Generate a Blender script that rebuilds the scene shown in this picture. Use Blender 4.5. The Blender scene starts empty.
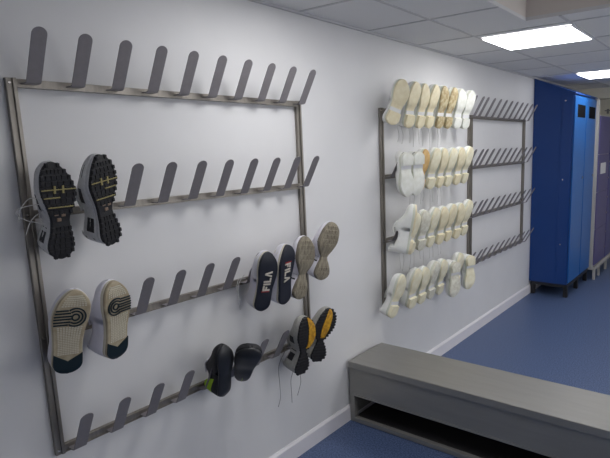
import bpy, bmesh, math, random
from mathutils import Vector, Matrix
random.seed(7)
S = bpy.context.scene
COL = S.collection
PI = math.pi

# ------------------------------------------------------------------ helpers
def link(name, bm, mat, parent=None, smooth=False, mats=None):
    me = bpy.data.meshes.new(name)
    bmesh.ops.recalc_face_normals(bm, faces=bm.faces[:])
    bm.to_mesh(me); bm.free()
    for m in (mats or [mat]):
        me.materials.append(m)
    if smooth:
        for p in me.polygons: p.use_smooth = True
    o = bpy.data.objects.new(name, me)
    COL.objects.link(o)
    if parent: o.parent = parent
    return o

def bx(bm, x0, x1, y0, y1, z0, z1, bev=0.0, mi=0):
    vs = [bm.verts.new((x, y, z)) for x in (x0, x1) for y in (y0, y1) for z in (z0, z1)]
    idx = [(0, 1, 3, 2), (4, 6, 7, 5), (0, 4, 5, 1), (2, 3, 7, 6), (0, 2, 6, 4), (1, 5, 7, 3)]
    fs = [bm.faces.new([vs[i] for i in f]) for f in idx]
    for f in fs: f.material_index = mi
    if bev > 0:
        es = list({e for f in fs for e in f.edges})
        bmesh.ops.bevel(bm, geom=es, offset=bev, segments=2, affect='EDGES', profile=0.5)

def box(name, x0, x1, y0, y1, z0, z1, mat, parent=None, bev=0.0):
    bm = bmesh.new(); bx(bm, x0, x1, y0, y1, z0, z1, bev)
    return link(name, bm, mat, parent)

def tube(bm, pts, r, n=6):
    pts = [Vector(p) for p in pts]
    rings = []
    for i, p in enumerate(pts):
        d = (pts[min(i + 1, len(pts) - 1)] - pts[max(i - 1, 0)]).normalized()
        a = d.cross(Vector((0.31, 0.2, 0.93)))
        if a.length < 1e-4: a = d.cross(Vector((1, 0, 0)))
        a.normalize(); b = d.cross(a)
        rings.append([bm.verts.new(p + r * (math.cos(2 * PI * k / n) * a + math.sin(2 * PI * k / n) * b)) for k in range(n)])
    for A, B in zip(rings, rings[1:]):
        for k in range(n):
            bm.faces.new((A[k], A[(k + 1) % n], B[(k + 1) % n], B[k]))
    bm.faces.new(rings[0][::-1]); bm.faces.new(rings[-1])

def smooth_path(pts, sub=5):
    P = [Vector(p) for p in pts]; out = []
    for i in range(len(P) - 1):
        p0 = P[max(i - 1, 0)]; p1 = P[i]; p2 = P[i + 1]; p3 = P[min(i + 2, len(P) - 1)]
        for s in range(sub):
            t = s / sub
            out.append(0.5 * ((2 * p1) + (-p0 + p2) * t + (2 * p0 - 5 * p1 + 4 * p2 - p3) * t * t + (-p0 + 3 * p1 - 3 * p2 + p3) * t ** 3))
    out.append(P[-1]); return out

def empty(name, loc=(0, 0, 0), M=None):
    o = bpy.data.objects.new(name, None); COL.objects.link(o)
    o.empty_display_size = 0.05
    if M is not None: o.matrix_world = M
    else: o.location = loc
    return o

def tag(o, label, cat, group=None):
    o['label'] = label; o['category'] = cat
    if group: o['group'] = group
    return o

def struct(o):
    o['kind'] = 'structure'; return o

# ------------------------------------------------------------------ materials
def lin(c):
    return tuple(((v / 255) / 12.92 if v / 255 <= .04045 else ((v / 255 + .055) / 1.055) ** 2.4) for v in c) + (1.0,)

def mat(name, rgb, rough=0.5, metal=0.0, var=0.0, scale=20.0, stretch=(1, 1, 1), bump=0.0, rgb2=None, spec=0.5, bscale=None, lo=0.35, hi=0.65):
    m = bpy.data.materials.new(name); m.use_nodes = True
    nt = m.node_tree; b = nt.nodes['Principled BSDF']
    c = lin(rgb)
    b.inputs['Base Color'].default_value = c
    b.inputs['Roughness'].default_value = rough
    b.inputs['Metallic'].default_value = metal
    b.inputs['Specular IOR Level'].default_value = spec
    tc = nt.nodes.new('ShaderNodeTexCoord'); mp = nt.nodes.new('ShaderNodeMapping')
    mp.inputs['Scale'].default_value = stretch
    nt.links.new(tc.outputs['Object'], mp.inputs['Vector'])
    if var > 0 or rgb2:
        n = nt.nodes.new('ShaderNodeTexNoise'); n.inputs['Scale'].default_value = scale; n.inputs['Detail'].default_value = 4
        nt.links.new(mp.outputs['Vector'], n.inputs['Vector'])
        r = nt.nodes.new('ShaderNodeValToRGB')
        c2 = lin(rgb2) if rgb2 else tuple(v * (1 - var) for v in c[:3]) + (1,)
        r.color_ramp.elements[0].position = lo; r.color_ramp.elements[0].color = c2
        r.color_ramp.elements[1].position = hi; r.color_ramp.elements[1].color = c
        nt.links.new(n.outputs['Fac'], r.inputs['Fac'])
        nt.links.new(r.outputs['Color'], b.inputs['Base Color'])
    if bump > 0:
        n2 = nt.nodes.new('ShaderNodeTexNoise'); n2.inputs['Scale'].default_value = bscale or scale * 3; n2.inputs['Detail'].default_value = 3
        nt.links.new(mp.outputs['Vector'], n2.inputs['Vector'])
        bp = nt.nodes.new('ShaderNodeBump'); bp.inputs['Strength'].default_value = bump; bp.inputs['Distance'].default_value = 0.004
        nt.links.new(n2.outputs['Fac'], bp.inputs['Height']); nt.links.new(bp.outputs['Normal'], b.inputs['Normal'])
    return m

def emit(name, rgb, strength):
    m = bpy.data.materials.new(name); m.use_nodes = True
    nt = m.node_tree; nt.nodes.clear()
    e = nt.nodes.new('ShaderNodeEmission'); e.inputs['Color'].default_value = (*rgb, 1); e.inputs['Strength'].default_value = strength
    o = nt.nodes.new('ShaderNodeOutputMaterial'); nt.links.new(e.outputs[0], o.inputs[0]); return m

M_wall = mat('wall_paint', (219, 218, 218), 0.55, var=0.04, scale=2.5, bump=0.06, bscale=180)
M_beige = mat('beige_paint', (226, 221, 206), 0.6, var=0.04, scale=3)
M_ceil = mat('ceiling_tile', (228, 227, 226), 0.8, var=0.05, scale=260, bump=0.05, bscale=320)
M_grid = mat('ceiling_grid_metal', (196, 195, 196), 0.6)
M_recess = mat('recess_plaster', (226, 218, 210), 0.8)
M_skirt = mat('skirting_gloss', (228, 225, 228), 0.3)
M_floor = mat('blue_vinyl', (92, 109, 145), 0.42, rgb2=(55, 72, 107), scale=110, spec=0.45, lo=0.38, hi=0.6)
M_steel = mat('brushed_steel', (150, 144, 136), 0.42, metal=0.75, var=0.2, scale=12, stretch=(6, 6, 0.6))
M_screw = mat('screw_steel', (205, 200, 195), 0.25, metal=0.9)
M_peg = mat('grey_peg_coat', (136, 131, 133), 0.55, metal=0.1, var=0.06, scale=60)
M_bench = mat('bench_steel', (152, 150, 145), 0.42, metal=0.5, var=0.05, scale=7, stretch=(0.8, 5, 5))
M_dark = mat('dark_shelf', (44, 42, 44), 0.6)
M_blue = mat('blue_locker_paint', (10, 60, 128), 0.42, var=0.06, scale=3)
M_bluedoor = mat('blue_door_paint', (22, 90, 160), 0.38, var=0.05, scale=3)
M_hole = mat('black_vent', (6, 6, 10), 0.9, spec=0.1)
M_black = mat('black_metal', (30, 29, 31), 0.5)
M_pale = mat('pale_grey_paint', (170, 168, 164), 0.5)
M_purple = mat('purple_door_paint', (78, 72, 122), 0.45)
M_navy = mat('navy_door_paint', (22, 26, 116), 0.4)
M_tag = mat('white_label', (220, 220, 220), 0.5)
M_teal = mat('teal_label', (60, 160, 165), 0.5)
M_panel = emit('light_panel', (0.98, 0.98, 0.99), 7.4)
M_fill = emit('fill_glow', (0.97, 0.98, 1.0), 1.6)  # glow of the added panes on the right-hand wall, fill only
M_frame = mat('light_frame', (225, 225, 225), 0.4)

M_rub_black = mat('black_rubber', (32, 31, 34), 0.65, var=0.3, scale=40, bump=0.2, bscale=200)
M_rub_smooth = mat('smooth_black_rubber', (44, 45, 48), 0.38, var=0.25, scale=14)
M_stripe = mat('mustard_cream_rubber', (160, 148, 96), 0.6, var=0.15, scale=60)
M_tan = mat('dusty_tan_rubber', (140, 118, 98), 0.6)
M_silver = mat('silver_mesh', (208, 208, 208), 0.5, var=0.15, scale=90, bump=0.2, bscale=500)
M_black_up = mat('black_upper', (28, 28, 32), 0.6, var=0.2, scale=80)
M_white_up = mat('white_leather', (218, 216, 224), 0.45, var=0.05, scale=25)
M_cream = mat('cream_rubber', (186, 174, 148), 0.6, rgb2=(160, 146, 120), scale=30, bump=0.25, bscale=420)
M_creamrim = mat('cream_rim', (206, 200, 182), 0.5)
M_teald = mat('dark_teal_rubber', (16, 34, 40), 0.4)
M_navyrub = mat('navy_rubber', (26, 30, 44), 0.5, var=0.25, scale=30)
M_letter = mat('white_letter_rubber', (212, 204, 190), 0.6, var=0.1, scale=80)
M_red = mat('red_rubber', (150, 42, 42), 0.6)
M_beige_sole = mat('worn_beige_rubber', (152, 143, 124), 0.7, rgb2=(122, 114, 97), scale=24, stretch=(3, .8, 1), bump=0.3, bscale=200)
M_beige_rim = mat('worn_rim', (120, 112, 98), 0.7)
M_grey_up = mat('grey_upper', (168, 166, 160), 0.55, var=0.15, scale=60)
M_yellow = mat('yellow_rubber', (226, 172, 40), 0.55, rgb2=(176, 122, 30), scale=60)
M_green = mat('neon_green', (168, 206, 40), 0.5)
M_lace = mat('pale_lace', (196, 194, 192), 0.8)
M_lace_d = mat('grey_lace', (110, 108, 108), 0.8)
M_wh = mat('white_coated', (242, 242, 236), 0.42, var=0.05, scale=20)
WS = [mat('cream_work_sole', (238, 228, 196), 0.55, rgb2=(228, 215, 178), scale=26),
      mat('ivory_work_sole', (240, 234, 208), 0.55, rgb2=(230, 221, 188), scale=26),
      mat('tan_work_sole', (222, 186, 124), 0.55, rgb2=(206, 166, 104), scale=26),
      mat('clean_white_sole', (238, 238, 230), 0.5, rgb2=(226, 226, 214), scale=26),
      mat('greyed_work_sole', (230, 228, 212), 0.55, rgb2=(208, 202, 184), scale=40)]
M_wside = mat('pale_green_white_rim', (218, 220, 204), 0.5, var=0.05, scale=30)
M_stain = mat('brown_stained_sole', (206, 194, 158), 0.6, rgb2=(172, 150, 108), scale=34, lo=.38, hi=.62)

# ------------------------------------------------------------------ setting
CH = 2.5
RX, RY0, RY1 = 4.1, -2.6, 8.8
HX0, HX1, HY0, HY1 = 0.868, 2.2, 2.28, 3.29       # ceiling recess
def quadbox(name, mat_, *b):
    return struct(box(name, *b, mat_))
quadbox('floor', M_floor, -0.1, RX + .1, RY0 - .1, RY1 + .1, -0.1, 0.0)
quadbox('wall_left', M_wall, -0.1, 0.0, RY0 - .1, RY1 + .1, 0.0, 3.1)
quadbox('wall_right', M_wall, RX, RX + .1, RY0 - .1, RY1 + .1, 0.0, 3.1)
quadbox('wall_front', M_wall, 0, RX, RY0 - .1, RY0, 0.0, 3.1)
quadbox('wall_back', M_beige, 0, RX, RY1, RY1 + .1, 0.0, 3.1)
bm = bmesh.new()
t = 0.02
bx(bm, 0, HX0, RY0, RY1, CH, CH + t); bx(bm, HX1, RX, RY0, RY1, CH, CH + t)
bx(bm, HX0, HX1, RY0, HY0, CH, CH + t); bx(bm, HX0, HX1, HY1, RY1, CH, CH + t)
struct(link('ceiling', bm, M_ceil))
bm = bmesh.new()
zt = 2.9
bx(bm, HX0 - .02, HX0, HY0, HY1, CH + t, zt); bx(bm, HX1, HX1 + .02, HY0, HY1, CH + t, zt)
bx(bm, HX0 - .02, HX1 + .02, HY0 - .02, HY0, CH + t, zt); bx(bm, HX0 - .02, HX1 + .02, HY1, HY1 + .02, CH + t, zt)
bx(bm, HX0 - .02, HX1 + .02, HY0 - .02, HY1 + .02, zt, zt + .02)
struct(link('ceiling_recess', bm, M_recess))
# T-bar grid of the suspended ceiling
bm = bmesh.new()
g = 0.009
for x in (0.452, 1.07, 1.687, 2.304, 2.92, 3.54):
    for y0, y1 in (((RY0, HY0), (HY1, 8.0)) if HX0 < x < HX1 else ((RY0, 8.0),)):
        bx(bm, x - g, x + g, y0, y1, CH - .004, CH + .001)
for y in (-2.17, -1.54, -.91, -.29, .34, .97, 1.60, 2.225, 2.86, 3.49, 4.125, 4.735, 5.36, 6.0, 6.63, 7.25, 7.85):
    for x0, x1 in (((0, HX0), (HX1, RX)) if HY0 < y < HY1 else ((0, RX),)):
        bx(bm, x0, x1, y - g, y + g, CH - .0035, CH + .001)
struct(link('trim_1', bm, M_grid))
bm = bmesh.new(); bx(bm, 0, .016, RY0, 8.0, CH - .012, CH)
struct(link('trim_2', bm, M_grid))
# downstand beam in front of the far end
struct(box('trim_3', 0, RX, 8.0, 8.2, 2.36, CH, M_beige))
# skirting with a bevelled top
bm = bmesh.new()
for a, b in ((RY0, 2.54), (2.54, 6.2), (6.2, RY1)):
    prof = [(0, 0), (.016, 0), (.016, .09), (.006, .105), (0, .105)]
    A = [bm.verts.new((x, a, z)) for x, z in prof]; B = [bm.verts.new((x, b, z)) for x, z in prof]
    for i in range(5): bm.faces.new((A[i], A[(i + 1) % 5], B[(i + 1) % 5], B[i]))
    bm.faces.new(A[::-1]); bm.faces.new(B)
struct(link('baseboard_left', bm, M_skirt))
struct(box('baseboard_right', RX - .016, RX, RY0, RY1, 0, .1, M_skirt))
struct(box('baseboard_back', .6, RX - .02, RY1 - .016, RY1, 0, .1, M_skirt))

# ------------------------------------------------------------------ ceiling lights
def ceiling_light(x0, x1, y0, y1, label):
    e = empty('ceiling_light', ((x0 + x1) / 2, (y0 + y1) / 2, CH))
    tag(e, label, 'ceiling light', 'square ceiling light panels')
    w, d = (x1 - x0) / 2, (y1 - y0) / 2
    bm = bmesh.new(); f = .012
    bx(bm, -w, w, -d, -d + f, -.012, -.0045); bx(bm, -w, w, d - f, d, -.012, -.0045)
    bx(bm, -w, -w + f, -d + f, d - f, -.012, -.0045); bx(bm, w - f, w, -d + f, d - f, -.012, -.0045)
    link('light_frame', bm, M_frame, e)
    box('diffuser', -w + f, w - f, -d + f, d - f, -.0135, -.006, M_panel, e)
ceiling_light(.456, 1.068, 3.575, 4.13, 'bright square ceiling panel nearest the racks, beside the raised ceiling recess')
ceiling_light(.456, 1.068, 6.07, 6.63, 'bright square ceiling panel farther away, just in front of the blue lockers')
ceiling_light(.456, 1.068, 1.62, 2.18, 'square ceiling panel above the nearest rack, just out of the top of the view')
for x, y, lab in ((2.93, -1.53, 'added fill light panel far behind the viewer, right of the aisle'), 
                  (2.93, .98, 'added fill light panel right of the viewer, beside the recess'), (2.93, 3.485, 'added fill light panel above the hidden end of the bench'),
                  (2.93, 6.01, 'added fill light panel across the aisle from the blue lockers')):
    ceiling_light(x, x + .6, y, y + .6, lab)  # unseen panels across the aisle, added to brighten the room
# made-up glowing panes, added as fill light on the right-hand wall opposite the racks
for n, (y0, y1) in enumerate(((2.0, 4.0), (4.6, 6.6))):
    z0, z1 = 1.0, 2.2
    f = struct(box('window_%d' % (n + 1), RX - .012, RX - .002, y0, y1, z0, z1, M_fill))
    bm = bmesh.new()
    for a_, b_ in ((y0 - .05, y0), ((y0 + y1) / 2 - .025, (y0 + y1) / 2 + .025), (y1, y1 + .05)): bx(bm, RX - .05, RX - .001, a_, b_, z0 - .05, z1 + .05)
    bx(bm, RX - .06, RX - .001, y0, y1, z0 - .05, z0); bx(bm, RX - .05, RX - .001, y0, y1, z1, z1 + .05)
    link('window_frame', bm, M_frame, f)

# ------------------------------------------------------------------ shoe racks
ROWS = [2.0026, 1.5613, 1.1201, 0.6789]
PEG0, PEGD = 0.066, 0.1467
def peg_mesh():
    bm = bmesh.new()
    w, th = .0235, .003
    # flat tongue: short foot out of the rail, a bend, then a long tongue leaning outwards with a round tip
    ax, az, bx_, bz = .068, .022, .157, .177
    d = Vector((bx_ - ax, bz - az)).normalized()
    path = [((.020, .012), w), ((.052, .012), w), ((.063, .0145), w), ((ax, az), w)]
    L = math.hypot(bx_ - ax, bz - az)
    for s in (.25, .5, (L - w) / L): path.append(((ax + d.x * L * s, az + d.y * L * s), w))
    for k in range(1, 8):
        a = k * PI / 2 / 8
        path.append(((ax + d.x * (L - w + w * math.sin(a)), az + d.y * (L - w + w * math.sin(a))), w * math.cos(a)))
    path.append(((bx_, bz), .0015))
    rows = []
    for i, (p, ww) in enumerate(path):
        q0 = Vector(path[max(i - 1, 0)][0]); q1 = Vector(path[min(i + 1, len(path) - 1)][0])
        tg = (q1 - q0).normalized(); n = Vector((-tg.y, tg.x)) * th / 2
        rows.append([bm.verts.new((p[0] + s * n.x, yy, p[1] + s * n.y)) for s, yy in ((1, -ww), (1, ww), (-1, ww), (-1, -ww))])
    for A, B in zip(rows, rows[1:]):
        for k in range(4): bm.faces.new((A[k], A[(k + 1) % 4], B[(k + 1) % 4], B[k]))
    bm.faces.new(rows[0][::-1]); bm.faces.new(rows[-1])
    return bm
def shoe_rack(y0, label, W=1.421, pd=PEGD):
    e = empty('shoe_rack', (0, y0, ROWS[3])); tag(e, label, 'shoe rack', 'steel peg racks on the left wall')
    b = ROWS[3]
    for y in (0, W - .03):
        bm = bmesh.new(); bx(bm, .002, .019, y, y + .03, -.004, ROWS[0] - b + .030, .001); bx(bm, .018, .026, y + .018, y + .03, -.004, ROWS[0] - b + .030, .0015)
        p = link('post', bm, M_steel, e)
        for z in ROWS:
            bm = bmesh.new(); bmesh.ops.create_cone(bm, cap_ends=True, segments=12, radius1=.0055, radius2=.004, depth=.004, matrix=Matrix.Translation((.0205, y + .009, z - b + .014)) @ Matrix.Rotation(PI / 2, 4, 'Y'))
            link('screw', bm, M_screw, p)
    for z in ROWS:
        bm = bmesh.new(); bx(bm, .002, .020, .03, W - .03, z - b + .003, z - b + .028, .001); bx(bm, .002, .026, .03, W - .03, z - b, z - b + .003)
        link('rail', bm, M_steel, e)
    proto = None
    for z in ROWS:
        for k in range(10):
            if proto is None: o = proto = link('peg', peg_mesh(), M_peg, e)
            else:
                o = proto.copy(); COL.objects.link(o); o.parent = e
            o.location = (0, PEG0 + pd * k, z - b)
R1, R2, R3 = .772, 2.972, 4.395
shoe_rack(R1, 'nearest steel peg rack, holding dark and coloured trainers, many pegs empty')
shoe_rack(R2, 'middle steel peg rack crowded with white work shoes')
shoe_rack(R3 + .0, 'empty steel peg rack farthest away, next to the blue lockers', 1.40, .1447)

# ------------------------------------------------------------------ bench
B0, B1, BZ = 2.538, 2.930, 0.418
BX0, BX1 = .018, 2.5
e = empty('step_over_bench', ((BX0 + BX1) / 2, (B0 + B1) / 2, 0)); tag(e, 'long grey metal bench with open lower shelf, standing out from the left wall', 'bench')
ox, oy = -(BX0 + BX1) / 2, -(B0 + B1) / 2
def bb(name, x0, x1, y0, y1, z0, z1, m=M_bench, bev=.002): return box(name, x0 + ox, x1 + ox, y0 + oy, y1 + oy, z0, z1, m, e, bev)
bb('bench_top', BX0, BX1, B0, B1, BZ - .045, BZ, bev=.004)
bb('front_panel', BX0, BX1 - .004, B0 + .009, B0 + .015, .196, BZ - .045)
bb('panel_edge', BX0 + .036, BX1 - .04, B0 + .006, B0 + .024, .184, .196, bev=.001)
bb('back_panel', BX0 + .004, BX1 - .004, B1 - .014, B1 - .008, .036, BZ - .045)
bb('bottom_rail', BX0 + .036, BX1 - .04, B0 + .006, B0 + .036, .004, .034)
bb('bottom_rail', BX0 + .036, BX1 - .04, B1 - .04, B1 - .015, .004, .034)
for x in (BX0, BX1 - .036):
    for y in (B0 + .011, B1 - .047): bb('leg', x, x + .036, y, y + .036, 0, BZ - .045)
bb('end_panel', BX0 + .004, BX0 + .008, B0 + .042, B1 - .044, .034, BZ - .045)
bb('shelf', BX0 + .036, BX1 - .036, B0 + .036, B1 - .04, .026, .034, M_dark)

# ------------------------------------------------------------------ lockers
def locker(y0, y1, label, side):
    e = empty('locker', (.215, (y0 + y1) / 2, .157)); tag(e, label, 'locker', 'tall blue sloping top lockers')
    c = (y0 + y1) / 2
    def lb(name, x0, x1, ya, yb, z0, z1, m, p=e, bev=.001): return box(name, x0 - .215, x1 - .215, ya - c, yb - c, z0 - .157, z1 - .157, m, p, bev)
    # carcass with a sloping top
    bm = bmesh.new(); z = .157
    prof = [(.003, 0), (.436, 0), (.436, 2.302 - z), (.003, 2.478 - z)]
    A = [bm.verts.new((x - .215, y0 - c, zz)) for x, zz in prof]; B = [bm.verts.new((x - .215, y1 - c, zz)) for x, zz in prof]
    for i in range(4): bm.faces.new((A[i], A[(i + 1) % 4], B[(i + 1) % 4], B[i]))
    bm.faces.new(A[::-1]); bm.faces.new(B)
    link('body', bm, M_blue, e)
    bm = bmesh.new()
    prof = [(.002, 2.477), (.458, 2.294), (.458, 2.308), (.002, 2.491)]
    A = [bm.verts.new((x - .215, y0 - .004 - c, zz - z)) for x, zz in prof]; B = [bm.verts.new((x - .215, y1 - c, zz - z)) for x, zz in prof]
    for i in range(4): bm.faces.new((A[i], A[(i + 1) % 4], B[(i + 1) % 4], B[i]))
    bm.faces.new(A[::-1]); bm.faces.new(B)
    link('sloping_top', bm, M_blue, e)
    d = lb('door', .438, .453, y0 + .012, y1 - .012, .175, 2.278, M_bluedoor, bev=.003)
    lb('vent', .4505, .4545, y0 + .12, y1 - .06, 2.05, 2.188, M_hole, d, 0)
    lb('latch', .453, .462, y1 - .085, y1 - .06, 1.35, 1.38, M_screw, d)
    if side:
        lb('side_panel', .06, .30, y0 - .003, y0, .18, 2.33, M_blue, bev=.001)
        s = lb('side_strip', .325, .43, y0 - .004, y0, .17, 2.30, M_blue, bev=.001)
        for zz in (.62, 1.36, 2.22): lb('rivet', .345, .357, y0 - .007, y0 - .004, zz, zz + .012, M_screw, s, 0)
locker(6.12, 6.63, 'blue tall locker nearest the racks, its side facing the viewer', True)
locker(6.632, 7.125, 'second blue tall locker, between the first and the pale end panel', False)
e = empty('locker_stand', (.21, 6.66, 0)); tag(e, 'black metal stand on short legs under the two blue lockers', 'stand')
def sb(name, x0, x1, y0, y1, z0, z1, m, p, o): return box(name, x0 - o[0], x1 - o[0], y0 - o[1], y1 - o[1], z0 - o[2], z1 - o[2], m, p, .001)
o_ = (.21, 6.66, 0)
sb('frame', .02, .44, 6.13, 7.115, .118, .157, M_black, e, o_)
for y in (6.14, 6.60, 7.05):
    for x in (.02, .395): sb('leg', x, x + .045, y, y + .045, 0, .118, M_black, e, o_)

def pale_locker(y0, y1, dm, label, first):
    c = (.25, (y0 + y1) / 2, .17)
    e = empty('locker', c); tag(e, label, 'locker', 'far lockers on the pale stand')
    sb('body', .02, .485, y0, y1, .17, 2.105, M_pale, e, c)
    n = 4 if first else 3
    h = (2.095 - .185) / n
    for k in range(n):
        d = sb('door', .486, .5, y0 + .01, y1 - .005, .185 + k * h, .185 + (k + 1) * h - .006, dm, e, c)
        for f in (.3, .75): sb('lock', .5, .507, y1 - .045, y1 - .025, .185 + (k + f) * h, .185 + (k + f) * h + .022, M_screw, d, c)
    if first:
        sb('label_plate', .5, .502, y0 + .12, y0 + .42, 1.365, 1.505, M_tag, e, c)
        sb('side_panel', .425, .485, y0 - .018, y0 - .001, .17, 2.295, M_pale, e, c)
    else: sb('label_plate', .5, .502, y0 + .06, y0 + .2, 1.38, 1.46, M_teal, e, c)
pale_locker(7.16, 7.79, M_purple, 'locker with purple doors and a white label, behind the blue lockers', True)
pale_locker(7.795, 8.42, M_navy, 'navy locker at the right edge, beyond the purple one', False)
e = empty('locker_stand', (.3, 7.78, 0)); tag(e, 'pale grey stand with thin legs under the purple and navy lockers', 'stand')
o_ = (.3, 7.78, 0)
sb('frame', .03, .52, 7.15, 8.42, .13, .168, M_pale, e, o_)
for y in (7.155, 7.42, 7.85, 8.36):
    for x in (.05, .49): sb('leg', x, x + .03, y, y + .03, 0, .13, M_pale, e, o_)
e = empty('coat_hook', (.25, RY1, 2.228)); tag(e, 'small dark hook on the beige end wall above the purple locker', 'hook')
box('hook_plate', -.015, .015, -.012, 0, -.04, .03, M_peg, e); box('hook_arm', -.04, .04, -.035, -.012, -.002, .012, M_peg, e)

# ------------------------------------------------------------------ shoes
def interp(P, t):
    if t <= P[0][0]: return P[0][1]
    for i in range(len(P) - 1):
        a, b = P[i], P[i + 1]
        if t <= b[0]:
            u = (t - a[0]) / (b[0] - a[0])
            m0 = 0 if i == 0 else (b[1] - P[i - 1][1]) / (b[0] - P[i - 1][0])
            m1 = 0 if i + 2 >= len(P) else (P[i + 2][1] - a[1]) / (P[i + 2][0] - a[0])
            h = b[0] - a[0]
            return ((2 * u ** 3 - 3 * u * u + 1) * a[1] + (u ** 3 - 2 * u * u + u) * h * m0 + (-2 * u ** 3 + 3 * u * u) * b[1] + (u ** 3 - u * u) * h * m1)
    return P[-1][1]

SHAPES = {   # half widths (share of the full width): medial, lateral
 'running': ([(0, .36), (.15, .38), (.30, .27), (.42, .24), (.55, .36), (.70, .48), (.85, .45), (1, .40)],
             [(0, .36), (.15, .38), (.30, .33), (.42, .31), (.55, .42), (.70, .52), (.85, .42), (1, .30)]),
 'court':   ([(0, .40), (.15, .41), (.35, .38), (.5, .41), (.70, .50), (.85, .48), (1, .42)],
             [(0, .40), (.15, .41), (.35, .41), (.5, .45), (.70, .50), (.85, .42), (1, .32)]),
 'waist':   ([(0, .37), (.15, .38), (.30, .24), (.39, .14), (.50, .28), (.66, .48), (.85, .45), (1, .40)],
             [(0, .37), (.15, .38), (.30, .27), (.39, .19), (.50, .36), (.66, .52), (.85, .42), (1, .32)]),
 'egg':     ([(0, .26), (.15, .31), (.4, .37), (.6, .45), (.78, .50), (.9, .49), (1, .47)], [(0, .26), (.15, .31), (.4, .37), (.6, .45), (.78, .50), (.9, .49), (1, .47)]),
 'work':    ([(0, .40), (.15, .41), (.35, .34), (.5, .38), (.70, .49), (.85, .47), (1, .42)],
             [(0, .40), (.15, .41), (.35, .38), (.5, .42), (.70, .51), (.85, .43), (1, .34)]),
}
class Foot:
    def __init__(s, L, W, shape, med, ts=.026, heel=0.0, arch=.004, H=.098, toeh=.05):
        s.L, s.W, s.med, s.ts, s.heel, s.arch, s.H, s.toeh = L, W, med, ts, heel, arch, H, toeh
        s.m, s.l = SHAPES[shape]
    def e(s, t):
        v = 1.0
        if t < .13: v *= math.sqrt(max(0, 1 - ((.13 - t) / .13) ** 2))
        if t > .80: v *= max(0, 1 - ((t - .80) / .20) ** 2.3) ** .5
        return v
    def hw(s, t):          # extents at -x and +x
        e = s.e(t) * s.W
        m, l = interp(s.m, t) * e, interp(s.l, t) * e
        return (l, m) if s.med > 0 else (m, l)
    def cx(s, t): return s.med * .010 * max(0, (t - .55) / .45) ** 1.5
    def zb(s, t):          # underside of the sole
        z = .014 * max(0, (t - .78) / .22) ** 2 + .004 * max(0, (.06 - t) / .06)
        z += s.arch * math.exp(-((t - .40) / .10) ** 2)
        if s.heel > 0 and t > .285: z += s.heel * (1.0 - .45 * max(0, min(1, (t - .42) / .1)))
        return z
    def zs(s, t): return s.ts + s.heel + .010 * max(0, (t - .75) / .25) ** 2
    def h(s, t):
        v = interp([(0, s.H * 1.10), (.14, s.H * 1.10), (.33, s.H * .90), (.5, s.H * .99), (.62, s.H * .82), (.8, s.toeh * 1.05), (1, s.toeh * .8)], t)
        if t > .86: v *= max(.05, 1 - ((t - .86) / .14) ** 2.2) ** .5
        return v
    def stations(s, n=30):
        T = [.5 - .5 * math.cos(PI * k / n) for k in range(n + 1)]
        if s.heel > 0: T += [.280, .2851]
        return sorted(set(T))
    def slab(s, grow, z0f, z1f, bev=.003, t0=0., t1=1.):
        bm = bmesh.new(); T = [t for t in s.stations() if t0 <= t <= t1]
        if T[0] > t0: T.insert(0, t0)
        if T[-1] < t1: T.append(t1)
        rows = []
        for t in T:
            a, b = s.hw(t); c = s.cx(t); k = min(1, s.e(t))
            a = a + grow * k; b = b + grow * k
            zb, zt_ = z0f(t), z1f(t); i = min(bev, a, b)
            rows.append([bm.verts.new(p) for p in ((c - a + i, t * s.L, zb), (c - a, t * s.L, zb + bev), (c - a, t * s.L, zt_ - bev * .5), (c - a + i, t * s.L, zt_),
                        (c + b - i, t * s.L, zt_), (c + b, t * s.L, zt_ - bev * .5), (c + b, t * s.L, zb + bev), (c + b - i, t * s.L, zb))])
        for A, B in zip(rows, rows[1:]):
            for k in range(8): bm.faces.new((A[k], A[(k + 1) % 8], B[(k + 1) % 8], B[k]))
        bm.faces.new(rows[0][::-1]); bm.faces.new(rows[-1])
        return bm
    def up_pt(s, t, a, off=0.0):   # point on the upper, a from 0 (+x side) to pi (-x side)
        l, r = s.hw(t); c = s.cx(t); h = s.h(t) + off
        ca, sa = math.cos(a), math.sin(a)
        w = (r if ca > 0 else l) * 1.0 + off * s.e(t)
        return Vector((c + math.copysign(abs(ca) ** .62, ca) * w, t * s.L, s.zs(t) - .004 + (abs(sa) ** .72) * h))
    def upper(s, topen=(.07, .5), na=14):
        bm = bmesh.new(); T = s.stations(26)
        T = sorted(set(T + list(topen)))
        G = [[bm.verts.new(s.up_pt(t, PI * k / na)) for k in range(na + 1)] for t in T]
        for i in range(len(T) - 1):
            tm = (T[i] + T[i + 1]) / 2
            for k in range(na):
                if topen[0] < tm < topen[1]:
                    u = (tm - topen[0]) / (topen[1] - topen[0]); half = 4 if .12 < u < .80 else 2
                    if na / 2 - half <= k < na / 2 + half: continue
                bm.faces.new((G[i][k], G[i][k + 1], G[i + 1][k + 1], G[i + 1][k]))
        return bm
    def patch(s, t0, t1, a0, a1, off=.0015, nt=8, na=6, f=None):
        bm = bmesh.new(); G = []
        for i in range(nt + 1):
            u = i / nt; t = t0 + (t1 - t0) * u
            b0, b1 = f(u) if f else (a0, a1)
            G.append([bm.verts.new(s.up_pt(t, b0 + (b1 - b0) * k / na, off)) for k in range(na + 1)])
        for i in range(nt):
            for k in range(na): bm.faces.new((G[i][k], G[i][k + 1], G[i + 1][k + 1], G[i + 1][k]))
        return bm

def solid(o, th=.003):
    m = o.modifiers.new('thick', 'SOLIDIFY'); m.thickness = th; m.offset = 0
    return o

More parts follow.
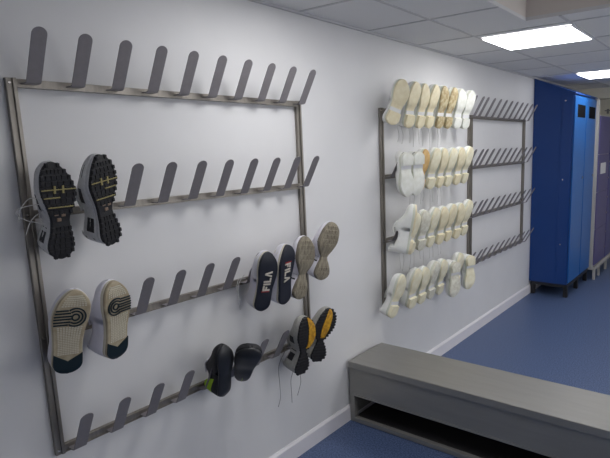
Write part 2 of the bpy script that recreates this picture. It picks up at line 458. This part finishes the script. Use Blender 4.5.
def flat_poly(bm, pts, z, th, mi=0):
    A = [bm.verts.new((p[0], p[1], z)) for p in pts]; B = [bm.verts.new((p[0], p[1], z - th)) for p in pts]
    n = len(pts)
    fs = [bm.faces.new(B), bm.faces.new(A[::-1])] + [bm.faces.new((A[i], A[(i + 1) % n], B[(i + 1) % n], B[i])) for i in range(n)]
    for f in fs: f.material_index = mi

def frame(toe, heel, yaw):
    """Matrix of a hanging shoe: y from heel to toe, z from the sole into the shoe."""
    T, H = Vector(toe), Vector(heel)
    t_ = (T - H).normalized(); n = Vector((math.cos(yaw), math.sin(yaw), 0))
    n = (n - t_ * n.dot(t_)).normalized(); z = -n; x = t_.cross(z)
    return Matrix(((x.x, t_.x, z.x, H.x), (x.y, t_.y, z.y, H.y), (x.z, t_.z, z.z, H.z), (0, 0, 0, 1))), (T - H).length

def lace(parent, pts_world, m=M_lace, r=.0016):
    bm = bmesh.new(); Mi = parent.matrix_world.inverted()
    tube(bm, [Mi @ p for p in smooth_path(pts_world)], r, 5)
    return link('lace', bm, m, parent, True)

def shoe_tongue(F, e, m, t0=.36, t1=.62):
    return solid(link('shoe_tongue', F.patch(t0, t1, PI * .36, PI * .64, .006), m, e, True), .004)

def start(name, toe, heel, yaw, label, cat, group):
    Mx, L = frame(toe, heel, yaw); e = empty(name, M=Mx); tag(e, label, cat, group)
    bpy.context.view_layer.update()
    return e, L

rad = math.radians
def trail_shoe(toe, heel, yaw, med, label, laces=()):
    e, L = start('running_shoe', toe, heel, yaw, label, 'shoe', 'black soled trail running shoes')
    F = Foot(L, .108, 'running', med, .028, arch=.007, H=.098, toeh=.05)
    sole = link('outsole', F.slab(0, F.zb, lambda t: F.zb(t) + .013), M_rub_black, e)
    # lugs around and across the tread, still the tread's own pattern
    treads = {'heel_tread': bmesh.new(), 'forefoot_tread': bmesh.new()}; dl = L / 17
    for r in range(17):
        t = (r + .5) / 17
        if .37 < t < .46: continue
        bm = treads['heel_tread' if t < .42 else 'forefoot_tread']
        a, b = F.hw(t); c = F.cx(t)
        for s_, w in ((-1, a), (1, b)):
            x = c + s_ * (w - .010)
            bx(bm, min(x, x + s_ * .0108), max(x, x + s_ * .0108), t * L - dl * .36, t * L + dl * .36, F.zb(t) - .004, F.zb(t) + .010, .0022)
        k = 4 if t > .5 else 3
        for j in range(k):
            x = c - a + .014 + (a + b - .028) * (j + .5) / k; w = (a + b - .03) / k * .40
            if t < .92 and t > .05: bx(bm, x - w, x + w, t * L - dl * .36, t * L + dl * .36, F.zb(t) - .003, F.zb(t) + .003)
    for nm, bm in treads.items(): link(nm, bm, M_rub_black, sole)
    # mustard flex lines
    bm = bmesh.new()
    def strip(t, f0, f1, w=.0035):
        a, b = F.hw(t); c = F.cx(t); xa, xb = c - a + (a + b) * f0, c - a + (a + b) * f1
        bx(bm, xa, xb, t * L - w / 2, t * L + w / 2, F.zb(t) - .0048, F.zb(t) + .002)
    strip(.735, 0, 1); strip(.655, (.5 if med > 0 else 0.04), (.98 if med > 0 else .5)); strip(.555, .05, .97)
    for f in (.38, .62):
        a, b = F.hw(.735); x = F.cx(.735) - a + (a + b) * f
        bx(bm, x - .003, x + .003, .715 * L - .006, .755 * L + .006, F.zb(.73) - .0048, F.zb(.73) + .002)
    link('flex_line', bm, M_stripe, sole)
    bm = bmesh.new()
    for dx, dy in ((-.012, .012), (.010, .016), (.002, -.004)): bx(bm, dx - .007, dx + .007, .43 * L + dy - .006, .43 * L + dy + .006, F.zb(.43) - .003, F.zb(.43) + .004, .002)
    link('shank_plate', bm, M_tan, sole)
    link('midsole', F.slab(.002, lambda t: F.zb(t) + .011, lambda t: F.zs(t)), M_silver, e)
    solid(link('upper', F.upper(), M_silver, e, True))
    for a0, a1 in ((.06, .40), (PI - .40, PI - .06)):
        link('side_overlay', F.patch(.16, .32, a0, a1), M_black_up, e, True); link('side_overlay', F.patch(.48, .66, a0 + (.2 if a0 < 1 else -.15), a1 + (.15 if a0 < 1 else -.2)), M_black_up, e, True)
    link('heel_patch', F.patch(.02, .09, .1, PI - .1, .002), M_black_up, e, True)
    link('toe_cap', F.patch(.78, .97, .25, PI - .25, .002), M_black_up, e, True)
    shoe_tongue(F, e, M_silver)
    for p in laces: lace(e, p)
    return e

def court_shoe(toe, heel, yaw, med, label):
    e, L = start('court_shoe', toe, heel, yaw, label, 'shoe', 'white court shoes with cream soles')
    F = Foot(L, .114, 'court', med, .026, arch=.002, H=.100, toeh=.052)
    sole = link('outsole', F.slab(0, F.zb, lambda t: F.zb(t) + .012), M_cream, e)
    link('midsole', F.slab(.001, lambda t: F.zb(t) + .010, lambda t: F.zs(t)), M_creamrim, e)
    # dotted tread rows
    treads = {'heel_tread': bmesh.new(), 'forefoot_tread': bmesh.new()}
    for r in range(34):
        t = .25 + r * .0215
        if .575 < t < .825 or t > .95: continue
        a, b = F.hw(t); c = F.cx(t); k = 9; bm = treads['heel_tread' if t < .62 else 'forefoot_tread']
        for j in range(k):
            x = c - a + .012 + (a + b - .024) * (j + .5) / k
            bx(bm, x - .003, x + .003, t * L - .0018, t * L + .0018, F.zb(t) - .0022, F.zb(t) + .001)
    for nm, bm in treads.items(): link(nm.replace('heel', 'midfoot'), bm, M_creamrim, sole)
    # dark heel patch with a notch
    bm = bmesh.new(); T = [k / 24 * .25 for k in range(25)]; pl, pr = [], []
    for t in T:
        a, b = F.hw(t); c = F.cx(t); pl.append((c - a + .001, t * L)); pr.append((c + b - .001, t * L))
    rows = []
    for (xa, y), (xb, _), t in zip(pl, pr, T):
        xm = (xa + xb) / 2; q = max(0, t - .16) / .09; g_ = q * (xb - xa) / 2
        for lo, hi in (((xa, max(xa + .001, xm - g_)), (min(xb - .001, xm + g_), xb)),):
            rows.append((t, y, lo, hi))
    for side in (2, 3):
        V = []
        for r in rows:
            xa, xb = r[side]; z = F.zb(r[0])
            V.append([bm.verts.new(p) for p in ((xa, r[1], z + .012), (xa, r[1], z - .003), (xb, r[1], z - .003), (xb, r[1], z + .012))])
        for A, B in zip(V, V[1:]):
            for k in range(4): bm.faces.new((A[k], A[(k + 1) % 4], B[(k + 1) % 4], B[k]))
        bm.faces.new(V[0]); bm.faces.new(V[-1])
    link('heel_patch', bm, M_teald, sole)
    # concentric pivot ring with bars running to the outer edge
    bm = bmesh.new(); sx = med; px, py = F.cx(.69) + sx * .012, .695 * L
    z = F.zb(.69) + .0005
    def ring(r0, r1, a0, a1, n=28):
        for k in range(n):
            q0, q1 = a0 + (a1 - a0) * k / n, a0 + (a1 - a0) * (k + 1) / n
            flat_poly(bm, [(px + r * math.cos(q) * sx, py + r * math.sin(q)) for r, q in ((r0, q0), (r1, q0), (r1, q1), (r0, q1))], z, .004)
    ring(.0085, .0135, 0, 2 * PI)
    for r in (.0215, .0315):
        ring(r - .0026, r + .0026, -PI * .72, PI * .72)
    for yy, q in ((.0048, .0135), (-.0048, .0135), (.0155, .0215), (-.0155, .0215), (.0252, .0315), (-.0252, .0315)):
        t = (py + yy) / L; a, b = F.hw(t); c = F.cx(t)
        edge = c - a + .002 if sx > 0 else c + b - .002
        x0 = px - sx * (q * .72)
        if abs(yy) < .01: x0 = px - sx * .011
        xs = sorted((edge, x0)); bx(bm, xs[0], xs[1], py + yy - .0026, py + yy + .0026, z - .004, z)
    link('sole_marking', bm, M_teald, sole)
    solid(link('upper', F.upper(), M_white_up, e, True))
    shoe_tongue(F, e, M_white_up)
    link('heel_tab', F.patch(.015, .07, PI * .25, PI * .75, .003), M_teald, e, True)
    return e

def letters(up):
    """F I L A as flat polygons; y runs along the word, x across it."""
    G = {'F': [(0, 0), (1, 0), (1, .85), (.78, .85), (.78, .30), (.60, .30), (.60, .72), (.40, .72), (.40, .30), (0, .30)],
         'I': [(0, 0), (1, 0), (1, .30), (0, .30)],
         'L': [(0, 0), (1, 0), (1, .30), (.24, .30), (.24, .80), (0, .80)]}
    return G
def navy_shoe(toe, heel, yaw, med, upwards, label, laces=()):
    e, L = start('white_trainer', toe, heel, yaw, label, 'shoe', 'white trainers with navy lettered soles')
    F = Foot(L, .106, 'court', med, .028, arch=.003, H=.098, toeh=.055)
    sole = link('outsole', F.slab(0, F.zb, lambda t: F.zb(t) + .014), M_navyrub, e)
    link('midsole', F.slab(.001, lambda t: F.zb(t) + .012, lambda t: F.zs(t)), M_creamrim, e)
    z = F.zb(.55) + .0005; th = .0035
    capw, sz = .040, .040          # letter height across the sole, advance scale
    bm = bmesh.new(); pos = 0.0
    # word axis d along +-y, cap axis across
    y0 = .36 * L if upwards else .72 * L
    sy = 1 if upwards else -1
    sxc = 1 if upwards else -1     # letter tops: seen from below
    def put(poly, adv, mi):
        pts = []
        for c_, w_ in poly:        # c_ = cap height share, w_ = along the word
            pts.append((sxc * (c_ - .5) * capw + F.cx(.5), y0 + sy * (adv + w_ * sz)))
        flat_poly(bm, pts, z, th, mi)
    def rect(c0, c1, w0, w1, adv, mi=0): put([(c0, w0), (c1, w0), (c1, w1), (c0, w1)], adv, mi)
    # F
    rect(0, 1, 0, .20, 0); rect(.76, 1, .20, .62, 0); rect(.40, .60, .20, .52, 0); rect(.72, 1.12, -.16, -.03, 0, 1); rect(0, .70, -.16, -.03, 0, 1)
    rect(0, 1, 0, .20, .030)                                   # I
    rect(0, 1, 0, .20, .043); rect(0, .22, .20, .58, .043)     # L
    put([(0, 0), (.0, .22), (1, .46), (1, .28)], .070, 0); put([(0, .74), (1, .46), (1, .34), (0, .52)], .070, 0)   # A
    link('sole_lettering', bm, M_letter, sole, mats=[M_letter, M_red])
    solid(link('upper', F.upper(), M_white_up, e, True)); shoe_tongue(F, e, M_white_up)
    link('toe_cap', F.patch(.86, .97, .15, PI - .15, .002), M_creamrim, e, True)
    for p in laces: lace(e, p)
    return e

def beige_shoe(toe, heel, yaw, med, label):
    e, L = start('worn_trainer', toe, heel, yaw, label, 'shoe', 'white trainers with worn beige soles')
    F = Foot(L, .122, 'waist', med, .026, arch=.010, H=.098, toeh=.05)
    s1 = link('outsole', F.slab(0, F.zb, lambda t: F.zb(t) + .012), M_beige_sole, e)
    treads = {'heel_tread': bmesh.new(), 'forefoot_tread': bmesh.new()}
    for t in (.12, .2, .60, .68, .76, .84, .91):
        a, b = F.hw(t); c = F.cx(t); bm = treads['heel_tread' if t < .4 else 'forefoot_tread']
        for j in range(4):
            x = c - a + .010 + (a + b - .02) * (j + .5) / 4; w = (a + b - .02) / 4 * .43
            bx(bm, x - w, x + w, t * L - .009, t * L + .009, F.zb(t) - .002, F.zb(t) + .003, .001)
    for nm, bm in treads.items(): link(nm, bm, M_beige_sole, s1)
    link('waist_band', F.slab(-.010, lambda t: F.zb(t) - .001, lambda t: F.zb(t) + .01, .002, .34, .46), M_beige_sole, s1)
    link('midsole', F.slab(.001, lambda t: F.zb(t) + .011, lambda t: F.zs(t)), M_beige_rim, e)
    solid(link('upper', F.upper(), M_white_up, e, True)); shoe_tongue(F, e, M_white_up)
    for a0, a1 in ((.05, .5), (PI - .5, PI - .05)): link('side_overlay', F.patch(.30, .40, a0, a1), M_black_up, e, True)
    return e

def black_shoe(toe, heel, yaw, med, label, short=False):
    e, L = start('black_shoe', toe, heel, yaw, label, 'shoe', 'smooth soled black shoes')
    F = Foot(L, .118 if short else .098, 'egg' if short else 'court', med, .018, arch=.004, H=.098, toeh=.05)
    link('outsole', F.slab(0, F.zb, lambda t: F.zs(t), .006), M_rub_smooth, e, True)
    solid(link('upper', F.upper(), M_black_up, e, True)); shoe_tongue(F, e, M_white_up)
    # neon crescent on both heel sides
    def cres(u):
        q = 1 - (2 * u - 1) ** 2
        return (.16 + .06 * q, .18 + .70 * q)
    link('crescent_flash', F.patch(.03, .36, 0, 0, .003, 14, 4, cres), M_green, e, True)
    link('crescent_flash', F.patch(.03, .36, 0, 0, .003, 14, 4, lambda u: tuple(PI - v for v in cres(u))), M_green, e, True)
    if short: link('heel_flash', F.slab(-.034, lambda t: F.zb(t) - .002, lambda t: F.zb(t) + .004, .001, .06, .13), M_green, e)
    link('heel_loop', F.patch(.01, .05, PI * .4, PI * .6, .006), M_black_up, e, True)
    return e

def yellow_shoe(toe, heel, yaw, med, fr, label, laces=()):
    e, L = start('running_shoe', toe, heel, yaw, label, 'shoe', 'grey running shoes with yellow and black soles')
    F = Foot(L, .120, 'waist', med, .030, arch=.008, H=.098, toeh=.05)
    sole = link('outsole', F.slab(0, F.zb, lambda t: F.zb(t) + .012), M_rub_black, e)
    treads = {'heel_tread': bmesh.new(), 'forefoot_tread': bmesh.new()}; dl = L / 19
    for r in range(19):
        t = (r + .5) / 19
        if .36 < t < .44: continue
        bm = treads['heel_tread' if t < .4 else 'forefoot_tread']
        a, b = F.hw(t); c = F.cx(t)
        for s_, w in ((-1, a), (1, b)):
            x = c + s_ * (w - .010)
            bx(bm, min(x, x + s_ * .012), max(x, x + s_ * .012), t * L - dl * .34, t * L + dl * .34, F.zb(t) - .004, F.zb(t) + .01, .001)
        bx(bm, c - a + .004, c + b - .004, t * L - dl * .30, t * L + dl * .30, F.zb(t) - .0025, F.zb(t) + .004)
    for nm, bm in treads.items(): link(nm, bm, M_rub_black, sole)
    # yellow forefoot strip
    bm = bmesh.new(); V = []
    lo, hi = (.42, .78) if med > 0 else (.42, .78)
    for k in range(23):
        t = .46 + .53 * k / 22
        a, b = F.hw(t); c = F.cx(t)
        f0, f1 = fr
        if k % 2: f0 += .015; f1 -= .015
        xa, xb = c - a + (a + b) * f0, c - a + (a + b) * f1
        z = F.zb(t)
        V.append([bm.verts.new(p) for p in ((xa, t * L, z + .008), (xa, t * L, z - .005), (xb, t * L, z - .005), (xb, t * L, z + .008))])
    for A, B in zip(V, V[1:]):
        for k in range(4): bm.faces.new((A[k], A[(k + 1) % 4], B[(k + 1) % 4], B[k]))
    bm.faces.new(V[0][::-1]); bm.faces.new(V[-1])
    link('yellow_strip', bm, M_yellow, sole)
    link('midsole', F.slab(.002, lambda t: F.zb(t) + .010, lambda t: F.zs(t)), M_grey_up, e)
    solid(link('upper', F.upper(), M_grey_up, e, True)); shoe_tongue(F, e, M_grey_up)
    for a0, a1 in ((.10, .55), (PI - .55, PI - .10)):
        link('side_overlay', F.patch(.22, .40, a0, a1, .002), M_black_up, e, True); link('side_overlay', F.patch(.52, .66, a0, a1, .002), M_black_up, e, True)
    for p in laces: lace(e, p, M_lace_d, .0013)
    return e

# ---- shoes on the nearest rack
trail_shoe((.210, .815, 1.752), (.150, .822, 1.427), rad(-2), 1, 'black lugged trail shoe with mustard lines, leftmost, pale laces trailing over the post',
    laces=[[(.15, 0.790, 1.63), (.13, 0.755, 1.64), (.125, 0.725, 1.61), (.12, 0.715, 1.57)], [(.15, 0.790, 1.62), (.13, 0.740, 1.615), (.12, 0.710, 1.60), (.125, 0.735, 1.57), (.14, 0.780, 1.555)],
           [(.14, 0.790, 1.60), (.12, 0.755, 1.57), (.115, 0.732, 1.52)]])
trail_shoe((.210, .956, 1.770), (.150, 1.004, 1.447), rad(10), -1, 'black lugged trail shoe showing its silver side, beside the first empty peg')
court_shoe((.210, .814, 1.322), (.165, .782, 1.032), rad(-12), -1, 'white court shoe beside the nearest post, ring mark on right of cream sole')
court_shoe((.210, .978, 1.322), (.155, .968, 1.020), rad(12), 1, 'white court shoe with ring mark on left of cream sole, pale side showing')
navy_shoe((.215, 1.735, 1.292), (.150, 1.705, 1.000), rad(-10), 1, True, 'white trainer with navy sole whose white lettering reads upwards, a lace hanging left',
    laces=[[(.10, 1.655, 1.19), (.085, 1.630, 1.15), (.085, 1.620, 1.09), (.088, 1.625, 1.02)], [(.10, 1.660, 1.17), (.08, 1.635, 1.17), (.08, 1.620, 1.12), (.09, 1.630, 1.06)]])
navy_shoe((.215, 1.848, 1.306), (.155, 1.862, .995), rad(2), -1, False, 'white trainer with navy sole whose white lettering reads downwards, beside the beige soles')
beige_shoe((.205, 2.018, 1.325), (.160, 1.968, 0.995), rad(-4), 1, 'white trainer with worn beige sole, partly behind the navy lettered sole')
beige_shoe((.220, 2.192, 1.379), (.165, 2.140, 1.062), rad(-14), -1, 'white trainer with worn beige sole, rightmost in its row, overhanging the post')
black_shoe((.210, 1.440, .922), (.135, 1.462, .655), rad(4), 1, 'slim black shoe with smooth sole and neon green heel crescent, hanging straight down')
black_shoe((.275, 1.500, .890), (.125, 1.570, .680), rad(-40), -1, 'stubby looking black shoe tipped outwards, beside the two empty lower pegs', True)
yellow_shoe((.210, 1.982, .900), (.150, 1.960, .575), rad(-4), 1, (.0, .42), 'left of two grey running shoes with yellow and black soles, loose laces',
    laces=[[(.09, 1.910, .72), (.075, 1.870, .64), (.08, 1.865, .55), (.085, 1.860, .47), (.08, 1.845, .42)], [(.12, 1.930, .60), (.11, 1.920, .55), (.11, 1.920, .48), (.11, 1.920, .42)]])
yellow_shoe((.210, 2.145, .902), (.145, 2.098, .597), rad(-18), -1, (.26, .66), 'right of two grey running shoes with yellow and black soles, over the post',
    laces=[[(.10, 2.020, .62), (.095, 2.010, .56), (.10, 2.005, .50), (.09, 1.985, .43)]])

# ---- white work shoes on the middle rack
def work_shoe(toe, heel, yaw, med, sole_m, label, laces=(), H=.068):
    e, L = start('work_shoe', toe, heel, yaw, label, 'shoe', 'white work shoes on the middle rack')
    F = Foot(L, .112, 'work', med, .021, heel=.019, arch=.002, H=H, toeh=.052)
    sole = link('outsole', F.slab(0, F.zb, lambda t: max(F.zb(t) + .006, F.zs(t) - .012), .003), sole_m, e)
    link('waist_band', F.slab(.0005, lambda t: F.zb(t) - .0012, lambda t: F.zb(t) + .005, .001, .292, .37), M_tag, sole)  # white band paints in the light caught at the front of the heel
    link('foxing', F.slab(.002, lambda t: max(F.zb(t) + .005, F.zs(t) - .018), lambda t: F.zs(t)), M_wside, e)
    solid(link('upper', F.upper(), M_wh, e, True), .003)
    shoe_tongue(F, e, M_wh)
    for p in laces: lace(e, p)
    return e
ORD = ['first', 'second', 'third', 'fourth', 'fifth', 'sixth', 'seventh', 'eighth']
ROWN = ['top', 'second', 'third', 'bottom']
SOLES = [[0, 0, 0, 0, 5, 5, 3, 3], [3, 3, 2, 1, 0, 1, 0, 1], [0, 1, 4, 1, 0, 0, 0, 1], [1, 1, 1, 4, 1, 4, 1, 1]]
ADJ = {0: 'cream soled', 1: 'ivory soled', 2: 'tan soled', 3: 'white soled', 4: 'grey-mottled soled', 5: 'stained'}
DOWN = {(1, 0), (1, 1), (3, 5), (3, 7)}
rnd = random.Random(3)
for r in range(4):
    z = ROWS[r]
    for k in range(8):
        y = R2 + PEG0 + PEGD * k + rnd.uniform(-.008, .008)
        si = SOLES[r][k]; sm = M_stain if si == 5 else WS[si]
        med = 1 if k % 2 == 0 else -1
        dz = rnd.uniform(-.008, .008)
        lab = 'white %s work shoe, toe %s, %s from left in %s row of middle rack' % (ADJ[si], 'down' if (r, k) in DOWN else 'up', ORD[k], ROWN[r])
        toe = (.200, y - .015, z + .19 + dz); heel = (.118, y - .01, z - .105 + dz * .5); yaw = rad(-4 + rnd.uniform(-5, 5))
        if (r, k) == (0, 0): toe = (.215, 2.998, 2.192); heel = (.125, 2.936, 1.918); yaw = rad(-30)
        if (r, k) in ((0, 6), (0, 7)): yaw = rad(-12)
        if r == 3: toe = (.200, y - .015, z + .222 + dz); heel = (.118, y, z - .07)
        if (r, k) == (3, 0): toe = (.210, 2.975, .912); heel = (.125, 2.91, .617); yaw = rad(0)
        if (r, k) == (2, 0): toe = (.250, 3.085, 1.384); heel = (.195, 3.055, 1.045); yaw = rad(30)
        if (r, k) in DOWN:
            heel = (.195, y - .01, z + .175); toe = (.185, y + .005, z - .125); yaw = rad(-22)
        laces = []
        if r < 3 and (r, k) not in DOWN and k in (1, 2, 3, 4, 5):
            for q in range(2):
                yy = y - .05 + .05 * q; b = rnd.uniform(.19, .27)
                laces.append([(.07, yy, z - .02), (.05, yy - .005, z - .08), (.055, yy + rnd.uniform(-.01, .01), z - .15), (.05, yy + rnd.uniform(-.012, .012), z - b)])
        work_shoe(toe, heel, yaw, med, sm, lab, laces, .115 if (r, k) == (2, 0) else .068)

# ------------------------------------------------------------------ camera and world
cam = bpy.data.cameras.new('camera'); co = bpy.data.objects.new('camera', cam); COL.objects.link(co)
r_ = Vector((0.8118951, 0.5832393, -0.0256589)); u_ = Vector((-0.0784275, 0.1525165, 0.9851842)); f_ = Vector((-0.5785115, 0.7978538, -0.1695694))
co.matrix_world = Matrix(((r_.x, u_.x, -f_.x, 2.01266), (r_.y, u_.y, -f_.y, 0.0), (r_.z, u_.z, -f_.z, 1.77398), (0, 0, 0, 1)))
cam.sensor_width = 36; cam.sensor_fit = 'HORIZONTAL'; cam.lens = 526.827 / 610 * 36; cam.shift_x = -58.94 / 610; cam.shift_y = 9.54 / 610; cam.clip_start = .05
S.camera = co
w = bpy.data.worlds.new('world'); S.world = w; w.use_nodes = True
w.node_tree.nodes['Background'].inputs[0].default_value = (.05, .05, .055, 1)
S.view_settings.view_transform = 'Standard'; S.view_settings.look = 'None'; S.view_settings.gamma = 1.0
S.view_settings.use_curve_mapping = False; S.view_settings.exposure = 0.70
